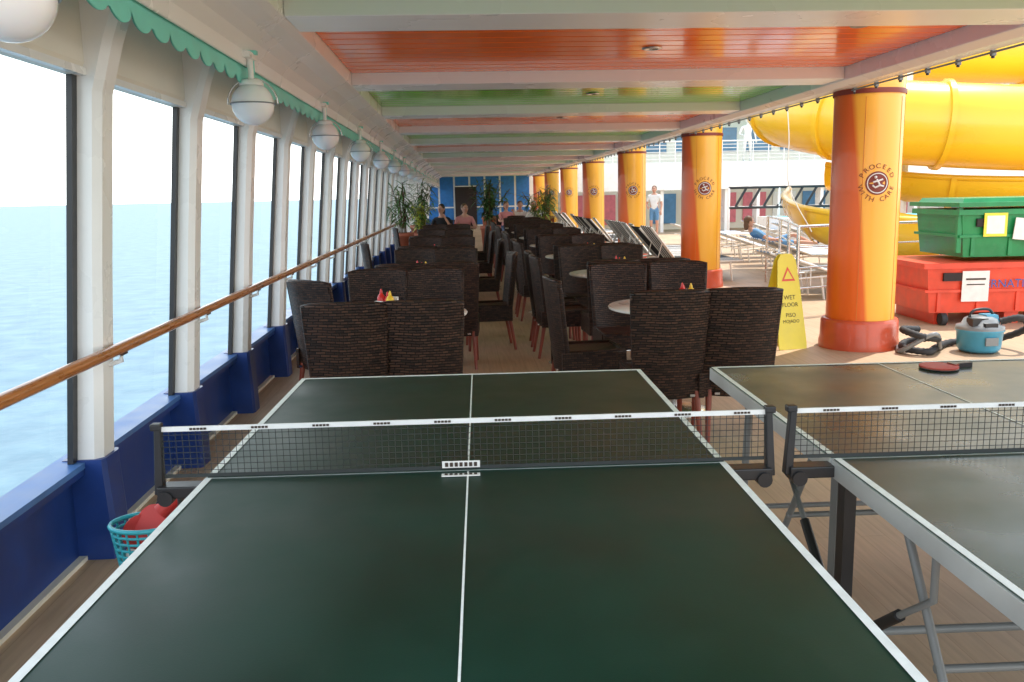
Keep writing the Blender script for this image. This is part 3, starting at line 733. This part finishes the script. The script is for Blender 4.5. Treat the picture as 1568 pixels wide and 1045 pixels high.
b=B()
b.lathe([(.001,.02),(.22,.02),(.25,.06),(.27,.27),(.285,.28),(.285,.30)],(0,0,0),vacblue,32)
b.lathe([(.285,.30),(.28,.34),(.22,.36),(.19,.43),(.13,.46),(.001,.47)],(0,0,0),greyp,28)
b.box((-.1,-.1,.40),(.2,.14,.1),black); b.box((.1,0,.43),(.18,.22,.1),vacblue,tx=.8,ty=.8); b.box((0,-.2,.36),(.16,.1,.07),black)
b.box((0,-.27,.17),(.16,.02,.1),greyp)
b.tube(smooth([(-.16,0,.42),(-.1,0,.53),(.1,0,.54),(.18,0,.44)],5),.018,black,8)
for a in(0,72,144,216,288): b.cyl((.2*math.cos(rad(a)),.2*math.sin(rad(a))-.01,.025),(.2*math.cos(rad(a)),.2*math.sin(rad(a))+.01,.025),.025,black)
h=smooth([(.2,-.1,.4),(.4,-.2,.45),(.55,-.1,.3),(.4,.3,.1),(-.1,.45,.05),(-.5,.1,.05),(-.75,-.15,.05),(-.95,.05,.07),(-.8,.3,.1),(-.55,.2,.16),(-.6,-.1,.2),(-.85,-.15,.25),(-.95,.1,.3),(-.7,.2,.28)],10)
b.tube(h,.04,rubber,10,radii=[.04 if i%2 else .047 for i in range(len(h))])
h=smooth([(-.9,.3,.04),(-1.0,0,.05),(-.7,-.2,.28),(-.45,.1,.05)],8); b.tube(h,.03,greyp,8)
o=b.finish('wet_vacuum',(4.83,7.75,0),0); o.scale=(.74,.74,.74)
# ---------------------------------------------------------------- light, world, camera
el=66; az=50
sd=Vector((math.sin(rad(az))*math.cos(rad(el)),math.cos(rad(az))*math.cos(rad(el)),math.sin(rad(el))))
su=bpy.data.lights.new('sun','SUN'); su.energy=5; su.angle=rad(.5); su.color=(1,.95,.87)
so=bpy.data.objects.new('sun',su); so.rotation_euler=(-sd).to_track_quat('-Z','Y').to_euler(); so.location=(20,20,30); COL.objects.link(so)
w=bpy.data.worlds.new('World'); S.world=w; w.use_nodes=True
n=w.node_tree.nodes;l=w.node_tree.links; bg=n['Background']
sk=n.new('ShaderNodeTexSky'); sk.sky_type='NISHITA'; sk.sun_disc=False; sk.sun_elevation=rad(el); sk.sun_rotation=rad(az); sk.dust_density=1.5; sk.air_density=2.0; sk.ozone_density=4
# horizon haze boosted well beyond the sky's own, added to light the covered deck
tc=n.new('ShaderNodeTexCoord'); sp=n.new('ShaderNodeSeparateXYZ'); l.new(tc.outputs['Generated'],sp.inputs[0])
ab=n.new('ShaderNodeMath'); ab.operation='ABSOLUTE'; l.new(sp.outputs['Z'],ab.inputs[0])
mu=n.new('ShaderNodeMath'); mu.operation='MULTIPLY'; mu.inputs[1].default_value=-1.8; l.new(ab.outputs[0],mu.inputs[0])
ex=n.new('ShaderNodeMath'); ex.operation='EXPONENT'; l.new(mu.outputs[0],ex.inputs[0])
hz=n.new('ShaderNodeVectorMath'); hz.operation='SCALE'; hz.inputs[0].default_value=(20.5,21.0,21.5); l.new(ex.outputs[0],hz.inputs['Scale'])
ad=n.new('ShaderNodeVectorMath'); ad.operation='ADD'; l.new(sk.outputs[0],ad.inputs[0]); l.new(hz.outputs[0],ad.inputs[1])
l.new(ad.outputs[0],bg.inputs[0]); bg.inputs[1].default_value=.15
cam=bpy.data.cameras.new('camera'); cam.sensor_width=36; cam.lens=36*1325/1568; cam.clip_end=30000; cam.clip_start=.05
co=bpy.data.objects.new('camera',cam); COL.objects.link(co)
R=Matrix.Rotation(rad(-3.2),4,'Z')@Matrix.Rotation(rad(90-9.6),4,'X')@Matrix.Rotation(rad(-1.2),4,'Z')
co.matrix_world=Matrix.Translation((0,0,1.55))@R
S.camera=co
S.view_settings.view_transform='Standard'; S.view_settings.look='None'; S.view_settings.exposure=0
